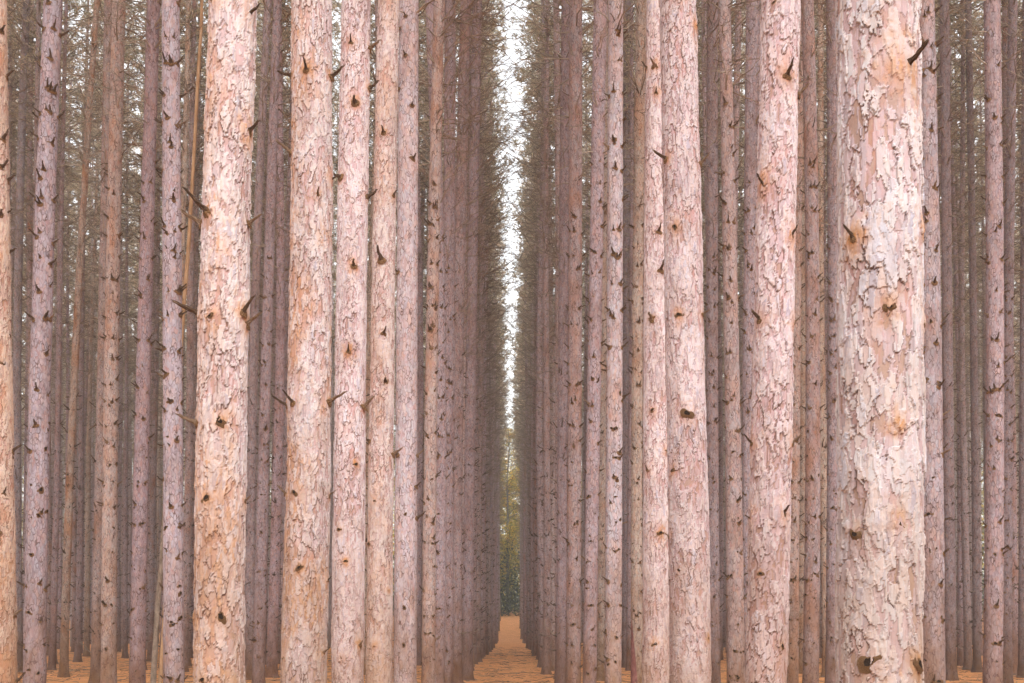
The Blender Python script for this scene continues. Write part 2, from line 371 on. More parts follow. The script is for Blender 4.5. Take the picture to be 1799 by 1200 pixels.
def crown_set(r, centre, z0, z1, nb, nt, per, ln, wd, k=4):
    Z = r.uniform(z0, z1, nb); az = r.uniform(0, 2 * np.pi, nb)
    t = (Z - z0) / (z1 - z0)
    L = (1.75 * np.sqrt(np.clip(1.08 - t, 0, 1)) * (0.5 + .5 * np.clip(t * 5, 0, 1))) * r.uniform(.5, 1.1, nb)
    out = np.stack([np.cos(az), np.sin(az), 0 * az], -1); q = np.linspace(0, 1, k)[None, :, None]
    C = np.stack([centre(Z)[:, 0], centre(Z)[:, 1], Z], -1)
    P = C[:, None] + L[:, None, None] * (out[:, None] * q + np.array([0, 0, 1.]) * (r.uniform(-.1, .5, nb)[:, None, None] * q + .25 * q * q))
    A = Acc(); A.add(*sweep(P, np.repeat(np.linspace(.022, .006, k)[None], nb, 0), 3), mi=0)
    idx = r.integers(0, nb, nt); tt = np.clip(r.beta(2.2, 1.1, nt), 0, 1) * (k - 1); a = np.minimum(np.floor(tt).astype(int), k - 2); fr = (tt - a)[:, None]
    B = P[idx, a] * (1 - fr) + P[idx, a + 1] * fr + r.normal(0, .09, (nt, 3))
    A.add(*tufts(r, B, per, ln, wd), mi=1)
    return A

# ------------------------------------------------------------------ trunks
def ring_faces(nz, ns):
    i = np.arange(nz - 1)[:, None] * ns; q = np.arange(ns)[None]; q2 = (q + 1) % ns
    return np.stack([i + q, i + q2, i + ns + q2, i + ns + q], -1).reshape(-1, 4)
def trunk_np(centre, rad, zs, ns, r, rough=.03):
    th = np.arange(ns) * 2 * np.pi / ns
    Z = np.repeat(zs, ns); T = np.tile(th, len(zs))
    R = rad(zs); R = np.repeat(R, ns)
    flare = 1 + .45 * np.exp(-Z / .16) * (1 + .35 * np.sin(T * 4 + r.uniform(0, 6)))
    sd = int(r.integers(1, 9999))
    Q = np.stack([np.cos(T) * R * 26, np.sin(T) * R * 26, Z * 9], -1)
    R = R * flare * (1 + rough * (fbm(Q + sd, 3, sd) - .5) * 2)
    C = centre(Z)
    return np.stack([C[:, 0] + np.cos(T) * R, C[:, 1] + np.sin(T) * R, Z], -1)
def near_trunk(name, centre, rad, zvis, d, r, plate_w, amp, knots, rustlev, lowrust=0):
    """trunk with real flaking plates inside the visible height"""
    px = (.00095 if d < 7 else .00066) * d
    D = 2 * float(rad(np.array([(zvis[0] + zvis[1]) / 2]))[0]); ns = int(math.pi * D / px)
    za, zb = max(.3, zvis[0] - .25), zvis[1] + .35
    zs = np.concatenate([np.arange(-.15, za, .06), np.arange(za, zb, px * 1.15), np.arange(zb + .15, 28.5, .4)])
    sd = int(r.integers(1, 9999))
    th = np.arange(ns) * 2 * np.pi / ns; nz = len(zs)
    Z = np.repeat(zs, ns); T = np.tile(th, nz); R0 = np.repeat(rad(zs), ns)
    P = np.stack([np.cos(T) * R0, np.sin(T) * R0, Z], -1)
    fine = (Z > za) & (Z < zb); I = np.where(fine)[0]; p = P[I]
    q1 = np.stack([fbm(p * [26, 26, 13], 2, sd + i * 7) - .5 for i in (0, 1, 2)], -1)
    q2 = np.stack([fbm(p * [85, 85, 48], 2, sd + 50 + i * 7) - .5 for i in (0, 1, 2)], -1)
    calm = .8 if plate_w > .035 else .85
    def plates(sx, sz, s, w1, w2):
        w1 *= calm; w2 *= calm
        return worley(p * [1 / sx, 1 / sx, 1 / sz] + q1 * w1 + q2 * w2 + sd * .37, sd + s)
    n1 = fbm(p * [5, 5, 3.2], 4, sd + 31)
    big = fbm(p * [8, 8, 3.4], 3, sd + 9)
    # bark flakes off in layers: each layer is a set of scales, some of them already shed
    _, _, ra, oa = plates(plate_w * 1.2, plate_w * 4.3, 0, 1.1, .55)
    _, _, rb_, ob = plates(plate_w * .68, plate_w * 2.5, 11, 1.2, .65)
    _, _, rc, oc = plates(plate_w * .36, plate_w * 1.3, 23, 1.2, .8)
    thr = .42 + (big - .5) * 1.1
    la = (ra > thr); lb = (rb_ > thr + .05); lc = (rc > .5)
    nl = la * 1.0 + lb * .8 + lc * .45
    h = amp * (la * (.75 + .75 * np.clip(oa + .35, 0, 1)) + lb * (.5 + .6 * np.clip(ob + .35, 0, 1)) + lc * (.26 + .3 * np.clip(oc + .3, 0, 1)) + .25 * ra + .15 * rc) + .0018 * (big - .5)
    plate = np.clip(.15 + .30 * nl + .26 * (rb_ - .5) + .26 * (rc - .5) + .35 * (n1 - .5), 0, .93)
    plate = np.where((rb_ > .90) & (rc > .3), 1.0, plate)
    hue = np.clip((ra * .5 + rb_ * .9 + rc * .5) / 1.9 + (n1 - .5) * .5, 0, 1)
    rust = np.clip((n1 - (.66 - .22 * rustlev)) * 5, 0, 1) * (.25 + .3 * rustlev) * (.35 + .65 * (rc > .4)) * (1 - .5 * la)
    if lowrust:      # resin-orange staining on the lower left flank
        tt = T[I]; side = .5 - .5 * np.cos(tt - .35)
        lowz = np.clip((zvis[1] - Z[I]) / (zvis[1] - zvis[0]), 0, 1)
        rust = np.maximum(rust, np.clip((n1 - .68 + .26 * side + .20 * lowz) * 6, 0, 1) * lowrust * .95 * (.25 + .75 * rc) * (1 - .6 * (rb_ > .7)))
    for kp, kr in knots:
        dd = p - kp; dd[:, 2] *= .72; dist = np.sqrt((dd ** 2).sum(1)) / kr
        if dist.min() > 4: continue
        wob = 1 + 1.7 * (fbm(p * 38, 3, sd + 4) - .5)
        g = np.exp(-(dist / 1.75 * wob) ** 2)
        rust = np.maximum(rust, g * (.55 + .6 * ((kp[2] * 37.7) % 1)) * np.clip(.25 + 1.0 * rc + (n1 - .5) * 3, 0, 1))
        h = h * (1 - .35 * g) + .30 * kr * np.exp(-(dist / 1.4) ** 2) + .003 * g * (fbm(p * 120, 2, sd + 8) - .5)
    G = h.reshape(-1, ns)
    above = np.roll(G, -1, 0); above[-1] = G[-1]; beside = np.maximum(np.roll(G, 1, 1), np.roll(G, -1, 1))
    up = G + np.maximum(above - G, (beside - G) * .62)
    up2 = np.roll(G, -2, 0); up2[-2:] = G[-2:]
    crack_shade = np.clip((np.maximum(up, .0 * up2) - G) / (amp * .8) - .32, 0, 1)  # crevice brown plus painted shade below and beside overhanging flakes
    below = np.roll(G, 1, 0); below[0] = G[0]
    rim_highlight = (np.clip((G - below) / (amp * .8) - .35, 0, 1) * .35).reshape(-1)  # pale highlight painted on the flakes' lower edges
    plate = np.where(plate < .95, np.clip(plate + rim_highlight, 0, .85), plate)
    crack_shade = (crack_shade * (.35 + .65 * np.clip((big.reshape(-1, ns) - .35) * 4, 0, 1))).reshape(-1) * .9
    H = np.zeros(len(P)); H[I] = h - amp * .8
    flare = 1 + .3 * np.exp(-Z / .16)
    Rr = R0 * flare * (1 + .05 * (fbm(P * [6, 6, 2.2], 2, sd) - .5) * 2) + H
    C = centre(Z)
    V = np.stack([C[:, 0] + np.cos(T) * Rr, C[:, 1] + np.sin(T) * Rr, Z], -1)
    me = mesh_np(name, V, [ring_faces(nz, ns)], [NEAR], smooth=False)
    for k, v, de in (('hue', hue, .5), ('plate', plate, .5), ('crack_shade', crack_shade, 0), ('rust', rust, 0)):
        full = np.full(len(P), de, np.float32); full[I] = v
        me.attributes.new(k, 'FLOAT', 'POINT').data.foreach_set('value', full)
    return me

# ------------------------------------------------------------------ trees measured in the photograph
# key: (x centre at rows 0, 400, 800, 1200), (width at row 0, row 1200), distance, tint, rust, label
T_ = {
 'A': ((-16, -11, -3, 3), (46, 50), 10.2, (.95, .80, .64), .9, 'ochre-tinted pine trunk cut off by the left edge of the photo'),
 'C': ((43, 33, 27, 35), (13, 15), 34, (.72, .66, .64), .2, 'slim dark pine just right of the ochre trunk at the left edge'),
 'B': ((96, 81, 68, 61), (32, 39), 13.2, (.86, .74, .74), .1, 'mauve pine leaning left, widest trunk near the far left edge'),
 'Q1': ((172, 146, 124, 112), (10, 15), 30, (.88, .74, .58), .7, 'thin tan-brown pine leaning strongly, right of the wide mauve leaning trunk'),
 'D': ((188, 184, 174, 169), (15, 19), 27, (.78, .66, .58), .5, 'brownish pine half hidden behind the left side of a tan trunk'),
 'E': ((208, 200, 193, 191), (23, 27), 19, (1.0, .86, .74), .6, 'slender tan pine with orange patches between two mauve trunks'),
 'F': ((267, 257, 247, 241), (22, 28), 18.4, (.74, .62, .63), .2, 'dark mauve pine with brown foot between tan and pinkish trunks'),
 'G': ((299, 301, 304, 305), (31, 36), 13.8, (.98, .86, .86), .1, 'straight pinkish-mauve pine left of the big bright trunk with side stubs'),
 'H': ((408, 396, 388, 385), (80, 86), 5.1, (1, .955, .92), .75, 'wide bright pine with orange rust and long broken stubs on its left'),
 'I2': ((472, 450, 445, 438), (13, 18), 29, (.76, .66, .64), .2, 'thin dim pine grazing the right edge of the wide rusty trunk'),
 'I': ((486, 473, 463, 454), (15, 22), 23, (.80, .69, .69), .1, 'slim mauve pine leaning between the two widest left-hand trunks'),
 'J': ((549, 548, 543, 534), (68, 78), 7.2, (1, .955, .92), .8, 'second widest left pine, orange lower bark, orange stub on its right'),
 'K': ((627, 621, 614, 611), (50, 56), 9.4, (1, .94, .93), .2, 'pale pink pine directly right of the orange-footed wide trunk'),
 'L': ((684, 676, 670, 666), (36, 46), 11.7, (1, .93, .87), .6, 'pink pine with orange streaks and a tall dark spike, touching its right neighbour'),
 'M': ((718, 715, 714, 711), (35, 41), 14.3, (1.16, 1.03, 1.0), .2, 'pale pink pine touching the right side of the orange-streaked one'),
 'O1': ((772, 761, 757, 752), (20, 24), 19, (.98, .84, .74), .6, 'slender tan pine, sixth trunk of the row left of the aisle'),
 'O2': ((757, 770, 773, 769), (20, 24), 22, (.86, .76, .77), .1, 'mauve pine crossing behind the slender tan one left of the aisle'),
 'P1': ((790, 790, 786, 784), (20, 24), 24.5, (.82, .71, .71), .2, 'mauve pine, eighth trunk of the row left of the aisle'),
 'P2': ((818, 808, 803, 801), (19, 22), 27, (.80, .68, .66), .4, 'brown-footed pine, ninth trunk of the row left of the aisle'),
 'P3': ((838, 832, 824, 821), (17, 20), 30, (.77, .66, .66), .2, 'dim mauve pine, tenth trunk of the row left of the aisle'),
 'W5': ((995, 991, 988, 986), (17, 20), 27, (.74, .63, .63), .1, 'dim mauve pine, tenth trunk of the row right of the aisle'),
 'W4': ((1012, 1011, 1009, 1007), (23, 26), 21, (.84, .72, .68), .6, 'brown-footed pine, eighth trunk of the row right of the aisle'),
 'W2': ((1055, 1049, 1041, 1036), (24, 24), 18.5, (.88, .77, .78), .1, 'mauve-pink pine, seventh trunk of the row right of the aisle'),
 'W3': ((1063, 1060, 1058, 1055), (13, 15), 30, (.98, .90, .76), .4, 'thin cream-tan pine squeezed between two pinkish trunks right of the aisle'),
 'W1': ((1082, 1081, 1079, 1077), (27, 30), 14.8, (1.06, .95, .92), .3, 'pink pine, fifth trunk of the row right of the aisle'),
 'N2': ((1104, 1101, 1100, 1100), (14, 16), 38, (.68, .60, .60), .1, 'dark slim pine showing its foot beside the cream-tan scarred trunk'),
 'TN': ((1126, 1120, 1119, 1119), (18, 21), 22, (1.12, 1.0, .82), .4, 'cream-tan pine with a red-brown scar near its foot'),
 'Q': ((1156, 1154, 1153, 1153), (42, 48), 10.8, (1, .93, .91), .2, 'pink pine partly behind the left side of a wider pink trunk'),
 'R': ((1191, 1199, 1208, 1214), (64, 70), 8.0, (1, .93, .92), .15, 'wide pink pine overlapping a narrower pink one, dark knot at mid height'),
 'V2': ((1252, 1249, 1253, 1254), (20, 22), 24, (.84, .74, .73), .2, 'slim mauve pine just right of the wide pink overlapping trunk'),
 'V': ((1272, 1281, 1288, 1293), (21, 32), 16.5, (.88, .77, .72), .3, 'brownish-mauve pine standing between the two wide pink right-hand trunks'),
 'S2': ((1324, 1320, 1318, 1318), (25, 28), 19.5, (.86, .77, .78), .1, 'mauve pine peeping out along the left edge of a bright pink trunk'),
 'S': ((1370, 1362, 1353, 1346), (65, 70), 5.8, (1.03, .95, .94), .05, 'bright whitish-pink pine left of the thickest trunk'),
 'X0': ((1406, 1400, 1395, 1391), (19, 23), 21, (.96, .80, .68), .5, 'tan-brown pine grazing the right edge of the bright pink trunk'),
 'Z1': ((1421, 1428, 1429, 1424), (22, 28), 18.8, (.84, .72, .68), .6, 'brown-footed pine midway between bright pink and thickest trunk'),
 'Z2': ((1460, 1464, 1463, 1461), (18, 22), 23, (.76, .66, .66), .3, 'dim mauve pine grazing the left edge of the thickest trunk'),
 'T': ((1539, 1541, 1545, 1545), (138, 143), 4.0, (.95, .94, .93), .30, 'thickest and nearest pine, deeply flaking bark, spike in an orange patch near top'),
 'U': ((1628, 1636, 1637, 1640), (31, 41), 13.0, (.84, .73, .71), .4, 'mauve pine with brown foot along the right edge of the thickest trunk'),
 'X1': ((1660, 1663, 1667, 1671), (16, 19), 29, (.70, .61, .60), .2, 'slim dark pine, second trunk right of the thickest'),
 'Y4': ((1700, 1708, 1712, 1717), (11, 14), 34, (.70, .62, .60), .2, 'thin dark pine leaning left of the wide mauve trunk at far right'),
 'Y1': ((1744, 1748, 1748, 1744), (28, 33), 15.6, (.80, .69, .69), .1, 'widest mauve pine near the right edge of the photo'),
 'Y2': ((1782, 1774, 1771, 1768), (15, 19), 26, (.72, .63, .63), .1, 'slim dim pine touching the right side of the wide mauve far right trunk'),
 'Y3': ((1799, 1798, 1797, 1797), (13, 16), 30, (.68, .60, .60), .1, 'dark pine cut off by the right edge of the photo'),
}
# broken branches and knots seen on the nearest trunks: (x, y, kind, size m, tilt up, sideways aim)
K_ = {
 'H': [(382, 10, 'k', .024), (441, 30, 's', .055), (437, 234, 's', .06), (370, 380, 's', .115), (352, 394, 'p', .10), (440, 393, 'p', .06), (352, 553, 's', .115),
       (428, 552, 's', .085), (378, 565, 'k', .014), (436, 570, 'p', .07), (395, 748, 'k', .020), (349, 746, 'p', .08), (373, 880, 'k', .018), (430, 882, 'p', .035),
       (397, 1085, 'k', .021), (343, 1090, 'p', .03), (367, 1194, 'k', .018)],
 'J': [(545, 144, 's', .07), (584, 143, 's', .09), (515, 142, 's', .085), (513, 275, 'p', .11), (584, 322, 's', .05), (563, 358, 'p', .05), (521, 715, 's', .085),
       (580, 710, 'p', .11), (507, 716, 's', .09), (525, 872, 'k', .022), (581, 874, 'p', .045), (504, 870, 'p', .06), (533, 1002, 'k', .018), (576, 1022, 's', .03),
       (503, 1157, 'k', .018), (570, 1148, 'p', .05)],
 'K': [(622, 92, 's', .05), (627, 196, 's', .075), (649, 162, 's', .08), (650, 92, 'p', .09), (648, 352, 's', .09), (601, 322, 's', .08), (625, 478, 's', .06),
       (617, 626, 's', .05), (641, 718, 'p', .1), (628, 822, 'k', .018), (600, 935, 'k', .015), (611, 990, 'k', .015), (606, 1157, 'k', .02), (633, 1135, 'p', .05)],
 'L': [(676, 244, 's', .07), (692, 350, 's', .06), (672, 465, 's', .16), (678, 592, 's', .08), (678, 676, 's', .075), (651, 778, 's', .075), (697, 800, 'p', .1),
       (661, 884, 'k', .02), (650, 958, 'k', .02), (661, 1135, 'k', .022), (650, 90, 's', .04), (684, 1040, 'k', .014)],
 'M': [(713, 34, 's', .05), (703, 52, 's', .07), (713, 102, 's', .06), (701, 158, 's', .1), (724, 190, 's', .06), (726, 282, 's', .08), (700, 480, 's', .08),
       (699, 800, 's', .09), (733, 800, 'p', .11), (714, 905, 'k', .02), (732, 910, 's', .12), (731, 855, 's', .08), (712, 1068, 'k', .022), (711, 1133, 'k', .022)],
 'Q': [(1146, 133, 'p', .09), (1150, 180, 's', .05), (1155, 420, 's', .07), (1158, 487, 's', .09), (1143, 570, 'p', .08), (1135, 130, 's', .06), (1143, 730, 'k', .02),
       (1157, 943, 'k', .022), (1148, 1136, 'k', .024), (1136, 832, 's', .04), (1168, 800, 's', .05)],
 'R': [(1168, 290, 's', .1), (1183, 414, 'k', .024), (1189, 567, 'k', .02), (1232, 562, 'p', .05), (1228, 296, 'p', .08), (1202, 739, 'k', .03), (1190, 1010, 'k', .018),
       (1180, 835, 'k', .018), (1240, 1128, 'k', .014), (1219, 60, 's', .03), (1171, 950, 'p', .04)],
 'S': [(1374, 157, 's', .075), (1399, 178, 'p', .06), (1336, 338, 's', .05), (1382, 430, 's', .05), (1330, 574, 's', .06), (1389, 578, 'p', .04), (1385, 788, 'p', .06),
       (1318, 786, 's', .05), (1367, 910, 's', .05), (1330, 1016, 'k', .012), (1366, 1141, 'k', .012), (1315, 918, 's', .03), (1352, 30, 'k', .01)],
 'T': [(1568, 152, 's', .085), (1485, 437, 's', .05), (1604, 425, 'k', .016), (1537, 566, 'k', .018), (1609, 583, 'k', .02), (1552, 762, 'k', .016), (1550, 930, 'k', .018),
       (1489, 948, 'k', .016), (1508, 1166, 'k', .026), (1592, 1170, 'k', .02)],
}
CROWNS = []
zero = lambda z: np.zeros((len(np.atleast_1d(z)), 2))
for i in range(5):
    CROWNS.append(crown_set(np.random.default_rng(900 + i), zero, 17.8, 29.0 + i * .4, 110, 560, 12, .13, .030).mesh('crown', [TWIG, NEEDLE]))
all_pos = []
def crown_for(root, ci, centre, tilt=0.0):
    c = bpy.data.objects.new('crown', CROWNS[ci % 5]); COL.objects.link(c); c.parent = root
    p = centre(np.array([20.0]))[0]; c.location = (p[0], p[1], 0); c.rotation_euler = (0, 0, ci * 1.7)
    return c
for ti, (key, (cx, wd, d, tint, rustlev, label)) in enumerate(T_.items()):
    r = np.random.default_rng(100 + ti)
    pts = [unproject(c, y, d) for c, y in zip(cx, (0, 400, 800, 1200))]
    zz = np.array([p[1] for p in pts]); xx = np.array([p[0] for p in pts])
    co = np.polyfit(zz, xx, 2); zlo, zhi = zz[3], zz[0]
    g = lambda z: np.polyval(co, z)
    dlo, dhi = np.polyval(np.polyder(co), zlo), np.polyval(np.polyder(co), zhi)
    def xat(z):
        z = np.atleast_1d(np.asarray(z, float))
        up = np.clip(z - zhi, 0, None)
        return np.where(z < zlo, g(zlo) + (z - zlo) * dlo, np.where(z > zhi, g(zhi) + dhi * 6 * (1 - np.exp(-up / 6)), g(z)))
    x0 = float(xat(0)[0]); ly = r.uniform(-.008, .008)
    centre = lambda z, xat=xat, x0=x0, ly=ly, d=d: np.stack([xat(z) - x0, np.atleast_1d(z) * ly], -1)
    k = d / F; ra, rb = wd[1] * k / 2, wd[0] * k / 2
    def rad(z, zlo=zlo, zhi=zhi, ra=ra, rb=rb):
        z = np.atleast_1d(np.asarray(z, float))
        s = (rb - ra) / (zhi - zlo)
        low = ra + s * np.clip(z - zlo, -zlo * .6, None)
        return np.where(z <= zhi, low, np.maximum(.025, rb * np.clip(1 - (z - zhi) / (31.0 - zhi), 0, 1) ** .7)) if zhi < 26 else np.maximum(.03, low)
    dd = d - 0.0
    root = bpy.data.objects.new('red_pine', None); COL.objects.link(root); root.empty_display_size = .3
    root.location = (x0, dd, float(ground_z(x0, dd)) - .02)
    tag(root, label, 'pine tree', 'red pines of the plantation')
    all_pos.append((x0, dd))
    # stubs and knots
    knots = []; kids = []
    if key in K_:
        for (px, py, kind, sz) in K_[key]:
            X, Z = unproject(px, py, d)
            c = centre(np.array([Z]))[0]; R = float(rad(Z)[0])
            s = max(-.985, min(.985, (X - x0 - c[0]) / R))
            nrm = (s, -math.sqrt(1 - s * s), 0)
            p = np.array([c[0] + s * R, c[1] + nrm[1] * R, Z])
            p0 = np.array([s * R, nrm[1] * R, Z])
            kids.append((p + np.array(nrm) * (.30 * sz if kind == 'k' else .004), nrm, kind, sz)); knots.append((p0, (.028 if kind == 's' else .022) if kind != 'k' else sz * 1.25))
    elif d < 27:
        z = r.uniform(.6, 1.0) if zlo < 1 else zlo - .3
        while z < min(zhi + .3, 9.0):
            for _ in range(r.integers(2, 6)):
                a = r.uniform(-.15, math.pi + .15); s = math.cos(a); zc = z + r.uniform(-.06, .06)
                c = centre(np.array([zc]))[0]; R = float(rad(zc)[0])
                nrm = (s, -math.sin(a), 0)
                p = np.array([c[0] + s * R * .97, c[1] + nrm[1] * R * .97, zc])
                kd = 'k' if (r.random() < .55 and z < 4.5) else ('p' if r.random() < .12 else 's')
                kids.append((p, nrm, kd, r.uniform(.04, .10) if kd != 'k' else r.uniform(.014, .025)))
            z += r.uniform(.28, .42)
    if key == 'T':
        p0 = knots[0][0]; knots[0] = (p0 + np.array([-.012, 0, -.02]), .05)
    if d < 12.5:
        pw, am = (.042, .0050) if key == 'T' else ((.027, .0038) if d < 7.5 else (.029, .0036))
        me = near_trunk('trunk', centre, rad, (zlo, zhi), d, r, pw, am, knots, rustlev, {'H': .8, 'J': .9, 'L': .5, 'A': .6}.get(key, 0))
    else:
        zs = np.concatenate([[-.15, 0, .1, .2], np.arange(.3, min(zhi + .5, 19), .07), np.arange(min(zhi + .8, 19.5), 28.5, .4)])
        me = mesh_np('trunk', trunk_np(centre, rad, zs, 28, r, .08), [ring_faces(len(zs), 28)], [BARK])
    t = bpy.data.objects.new('trunk', me); COL.objects.link(t); t.parent = root
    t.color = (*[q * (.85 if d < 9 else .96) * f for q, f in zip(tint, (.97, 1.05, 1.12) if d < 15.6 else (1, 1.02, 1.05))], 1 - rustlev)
    for (p, nrm, kind, sz) in kids:
        if kind == 'k':
            place_on(root, KNOTS[int(r.integers(4))], 'knot', p, nrm, (sz * (.55 if key in K_ else .8),) + (sz * (.58 if key in K_ else .8) * r.uniform(.8, 1.2),) * 2, up=.1, roll=r.uniform(0, 6))
        else:
            th = min(sz * 1.05, .072 + .25 * max(0, sz - .06)) * (1.1 if d > 9 else .8)
            pool = STUBS if kind == 's' else STUBSP
            place_on(root, pool[int(r.integers(len(pool)))], 'branch_stub', p, nrm, (sz * 1.12, th, th), up=r.uniform(.2, .75))
    if key == 'TN':
        za, zb = float(unproject(cx[3], 1200, d)[1]) - .1, float(unproject(cx[3], 1085, d)[1])
        zr = np.linspace(za, zb, 14); th = np.linspace(-math.pi * .98, -math.pi * .5, 10); V = []
        for q, zc in enumerate(zr):
            c = centre(np.array([zc]))[0]; R = float(rad(zc)[0]) * 1.09; f = 1 - (q / 13) ** 1.6
            for a in th: V.append((c[0] + R * math.cos(-math.pi * .85 + (a + math.pi * .85) * max(f, .04)), c[1] + R * math.sin(-math.pi * .85 + (a + math.pi * .85) * max(f, .04)), zc))
        i = np.arange(13)[:, None] * 10 + np.arange(9)[None]
        sc_ = bpy.data.objects.new('scar', mesh_np('scar', np.array(V), [np.stack([i, i + 1, i + 11, i + 10], -1).reshape(-1, 4)], [SCAR])); COL.objects.link(sc_); sc_.parent = root
        sc_.modifiers.new('thick', 'SOLIDIFY').thickness = .008
    # dead branches higher up
    zst = 9 if d < 27 else .8
    A = branch_set(r, centre, rad, zst, 21)
    b = bpy.data.objects.new('dead_branches', A.mesh('dead_branches', [TWIG, SHORTM])); COL.objects.link(b); b.parent = root; tag(b, kind='stuff')
    crown_for(root, ti, centre)

# ------------------------------------------------------------------ the rest of the plantation, on its planting grid
PX, PY = 2.5, 2.45
cand = []
r = np.random.default_rng(5)
for row in range(-26, 26):
    X = (row + .5) * PX
    ph = r.uniform(-.5, .5) * (0 if row in (-1, 0) else 1.6)
    for q in range(0, 52):
        Y = 31.2 + ph + q * PY
        x = X + r.normal(0, .09 if row in (-1, 0) else .30); y = Y + r.normal(0, .3)
        if row in (-1, 0): x = (abs(x - 0) + .02) * (1 if row == 0 else -1)
        if r.random() < (.01 if row in (-1, 0) else .07): continue
        if y > 131: continue
        if abs(x) / y > .437 + 2.5 / y: continue
        if any((x - a) ** 2 + (y - b) ** 2 < 1.1 for a, b in all_pos): continue
        cand.append((x, y, r.uniform(.105, .15)))
# trees just outside both edges of the frame
side_trees = []
for row in range(-14, 14):
    X = (row + .5) * PX
    if abs(X) < 3: continue
    for q in range(0, 12):
        x = X + r.normal(0, .2); y = 5.0 + q * PY + r.normal(0, .2)
        if y > 31: continue
        if abs(x) / y < .455 + .25 / y or abs(x) / y > .5 + 3.6 / y: continue
        side_trees.append((x, y, r.uniform(.10, .14)))
cover = np.zeros(1900, bool)
for key, (cx, wd, d, *_) in T_.items():
    c = cx[2]; a, b = int(c - wd[1] / 2) + 50, int(c + wd[1] / 2) + 50; cover[max(0, a):max(0, b)] = True
vis = []
for i, (x, y, R) in sorted(enumerate(cand), key=lambda e: e[1][1]):
    c = VPX + x / y * F + 50; h = R / y * F * .8
    a, b = int(max(0, c - h)), int(max(0, min(1899, c + h))); a = min(a, 1899)
    fr = int((~cover[a:b + 1]).sum()) if b >= a and 50 <= c <= 1849 else 0
    cover[a:b + 1] = True
    vis.append((fr + 14.0 / y, i))
vis.sort(reverse=True)
NIND = 292 - len(T_) - len(side_trees)
ind = set(i for _, i in vis[:NIND])
print('candidates', len(cand), 'individual', len(ind), 'side', len(side_trees))
VAR = []
for v in range(10):
    r = np.random.default_rng(300 + v)
    ax, ay, bx, by, pha = r.uniform(-.006, .006), r.uniform(-.006, .006), r.uniform(.02, .07), r.uniform(.02, .07), r.uniform(0, 6)
    centre = lambda z, ax=ax, ay=ay, bx=bx, by=by, pha=pha: np.stack([ax * z + bx * (np.sin(z * .33 + pha) - math.sin(pha)), ay * z + by * (np.sin(z * .27 + pha * 2) - math.sin(pha * 2))], -1)
    rad = lambda z: np.maximum(.02, .128 * (1 - np.clip(z, 0, 29.5) / 31) ** .65)
    zs = np.concatenate([[-.2, 0, .1, .2, .35, .6], np.arange(1, 28.5, .3)])
    tm = mesh_np('trunk', trunk_np(centre, rad, zs, 14, r), [ring_faces(len(zs), 14)], [BARK])
    bm = branch_set(r, centre, rad, .8, 21).mesh('dead_branches', [TWIG, SHORTM])
    VAR.append((centre, tm, bm))
HEROX = sorted((v[0][2], k) for k, v in T_.items() if k in 'ABGHJKLMQRSTU')
NAMES = {'A': 'ochre edge trunk', 'B': 'wide mauve leaner', 'G': 'pinkish-mauve trunk', 'H': 'wide rusty trunk', 'J': 'orange-footed trunk', 'K': 'pale pink trunk',
         'L': 'orange-streaked trunk', 'M': 'paired pink trunk', 'Q': 'left overlapping trunk', 'R': 'right overlapping trunk', 'S': 'whitish-pink trunk', 'T': 'thickest trunk', 'U': 'brown-footed trunk'}
ORD = ['first', 'second', 'third'] + [w + 'th' for w in 'four fif six seven eigh nin ten eleven twelf thirteen fourteen fifteen sixteen seventeen eighteen nineteen'.split()] + \
      ['twentieth'] + ['twenty-' + w for w in 'first second third fourth fifth sixth seventh eighth ninth'.split()] + ['thirtieth'] + ['thirty-' + w for w in 'first second third fourth fifth sixth seventh eighth ninth'.split()]
def lat_bin(x, y):
    px = VPX + x / y * F; sd = 'left' if x < 0 else 'right'
    if px < -2 or px > 1801: return ('out', sd), y
    if abs(x) < 1.8: return ('row', sd), y
    lo = [k for c, k in HEROX if c < px]; hi = [k for c, k in HEROX if c >= px]
    dist = 'slim dim' if y < 45 else ('thin shaded' if y < 65 else 'faint distant')
    if lo and hi and lo[-1] == 'M': t = ('between the aisle row and left overlapping trunk' if sd == 'right' else 'just left of the aisle row')
    elif lo and hi: t = 'between %s and %s' % (NAMES[lo[-1]], NAMES[hi[0]])
    elif hi: t = 'left of the ochre edge trunk'
    else: t = 'right of the brown-footed trunk'
    return ('gap', dist, t), px
def make_labels(P):
    bins = {}
    for i, (x, y, R) in enumerate(P):
        b, k = lat_bin(x, y); bins.setdefault(b, []).append((k, i))
    out = {}
    for b, m in bins.items():
        m.sort()
        for q, (k, i) in enumerate(m):
            if b[0] == 'out': out[i] = ('red pine outside the %s edge of the photo, %s counting away from camera' % (b[1], ORD[q]), 'pines just outside the %s edge' % b[1])
            elif b[0] == 'row': out[i] = ('aisle-side pine, %s beyond the ten nearest in the %s row' % (ORD[q], b[1]), 'pines lining the %s side of the aisle' % b[1])
            elif len(m) == 1: out[i] = ('the only %s pine %s' % b[1:], 'pines %s' % b[2])
            else: out[i] = ('%s from left of %s pines %s' % ((ORD[q],) + b[1:]), 'pines %s' % b[2])
    return out
PLACED = [cand[i] for i in sorted(ind)] + side_trees
LABELS = make_labels(PLACED)
j = 0
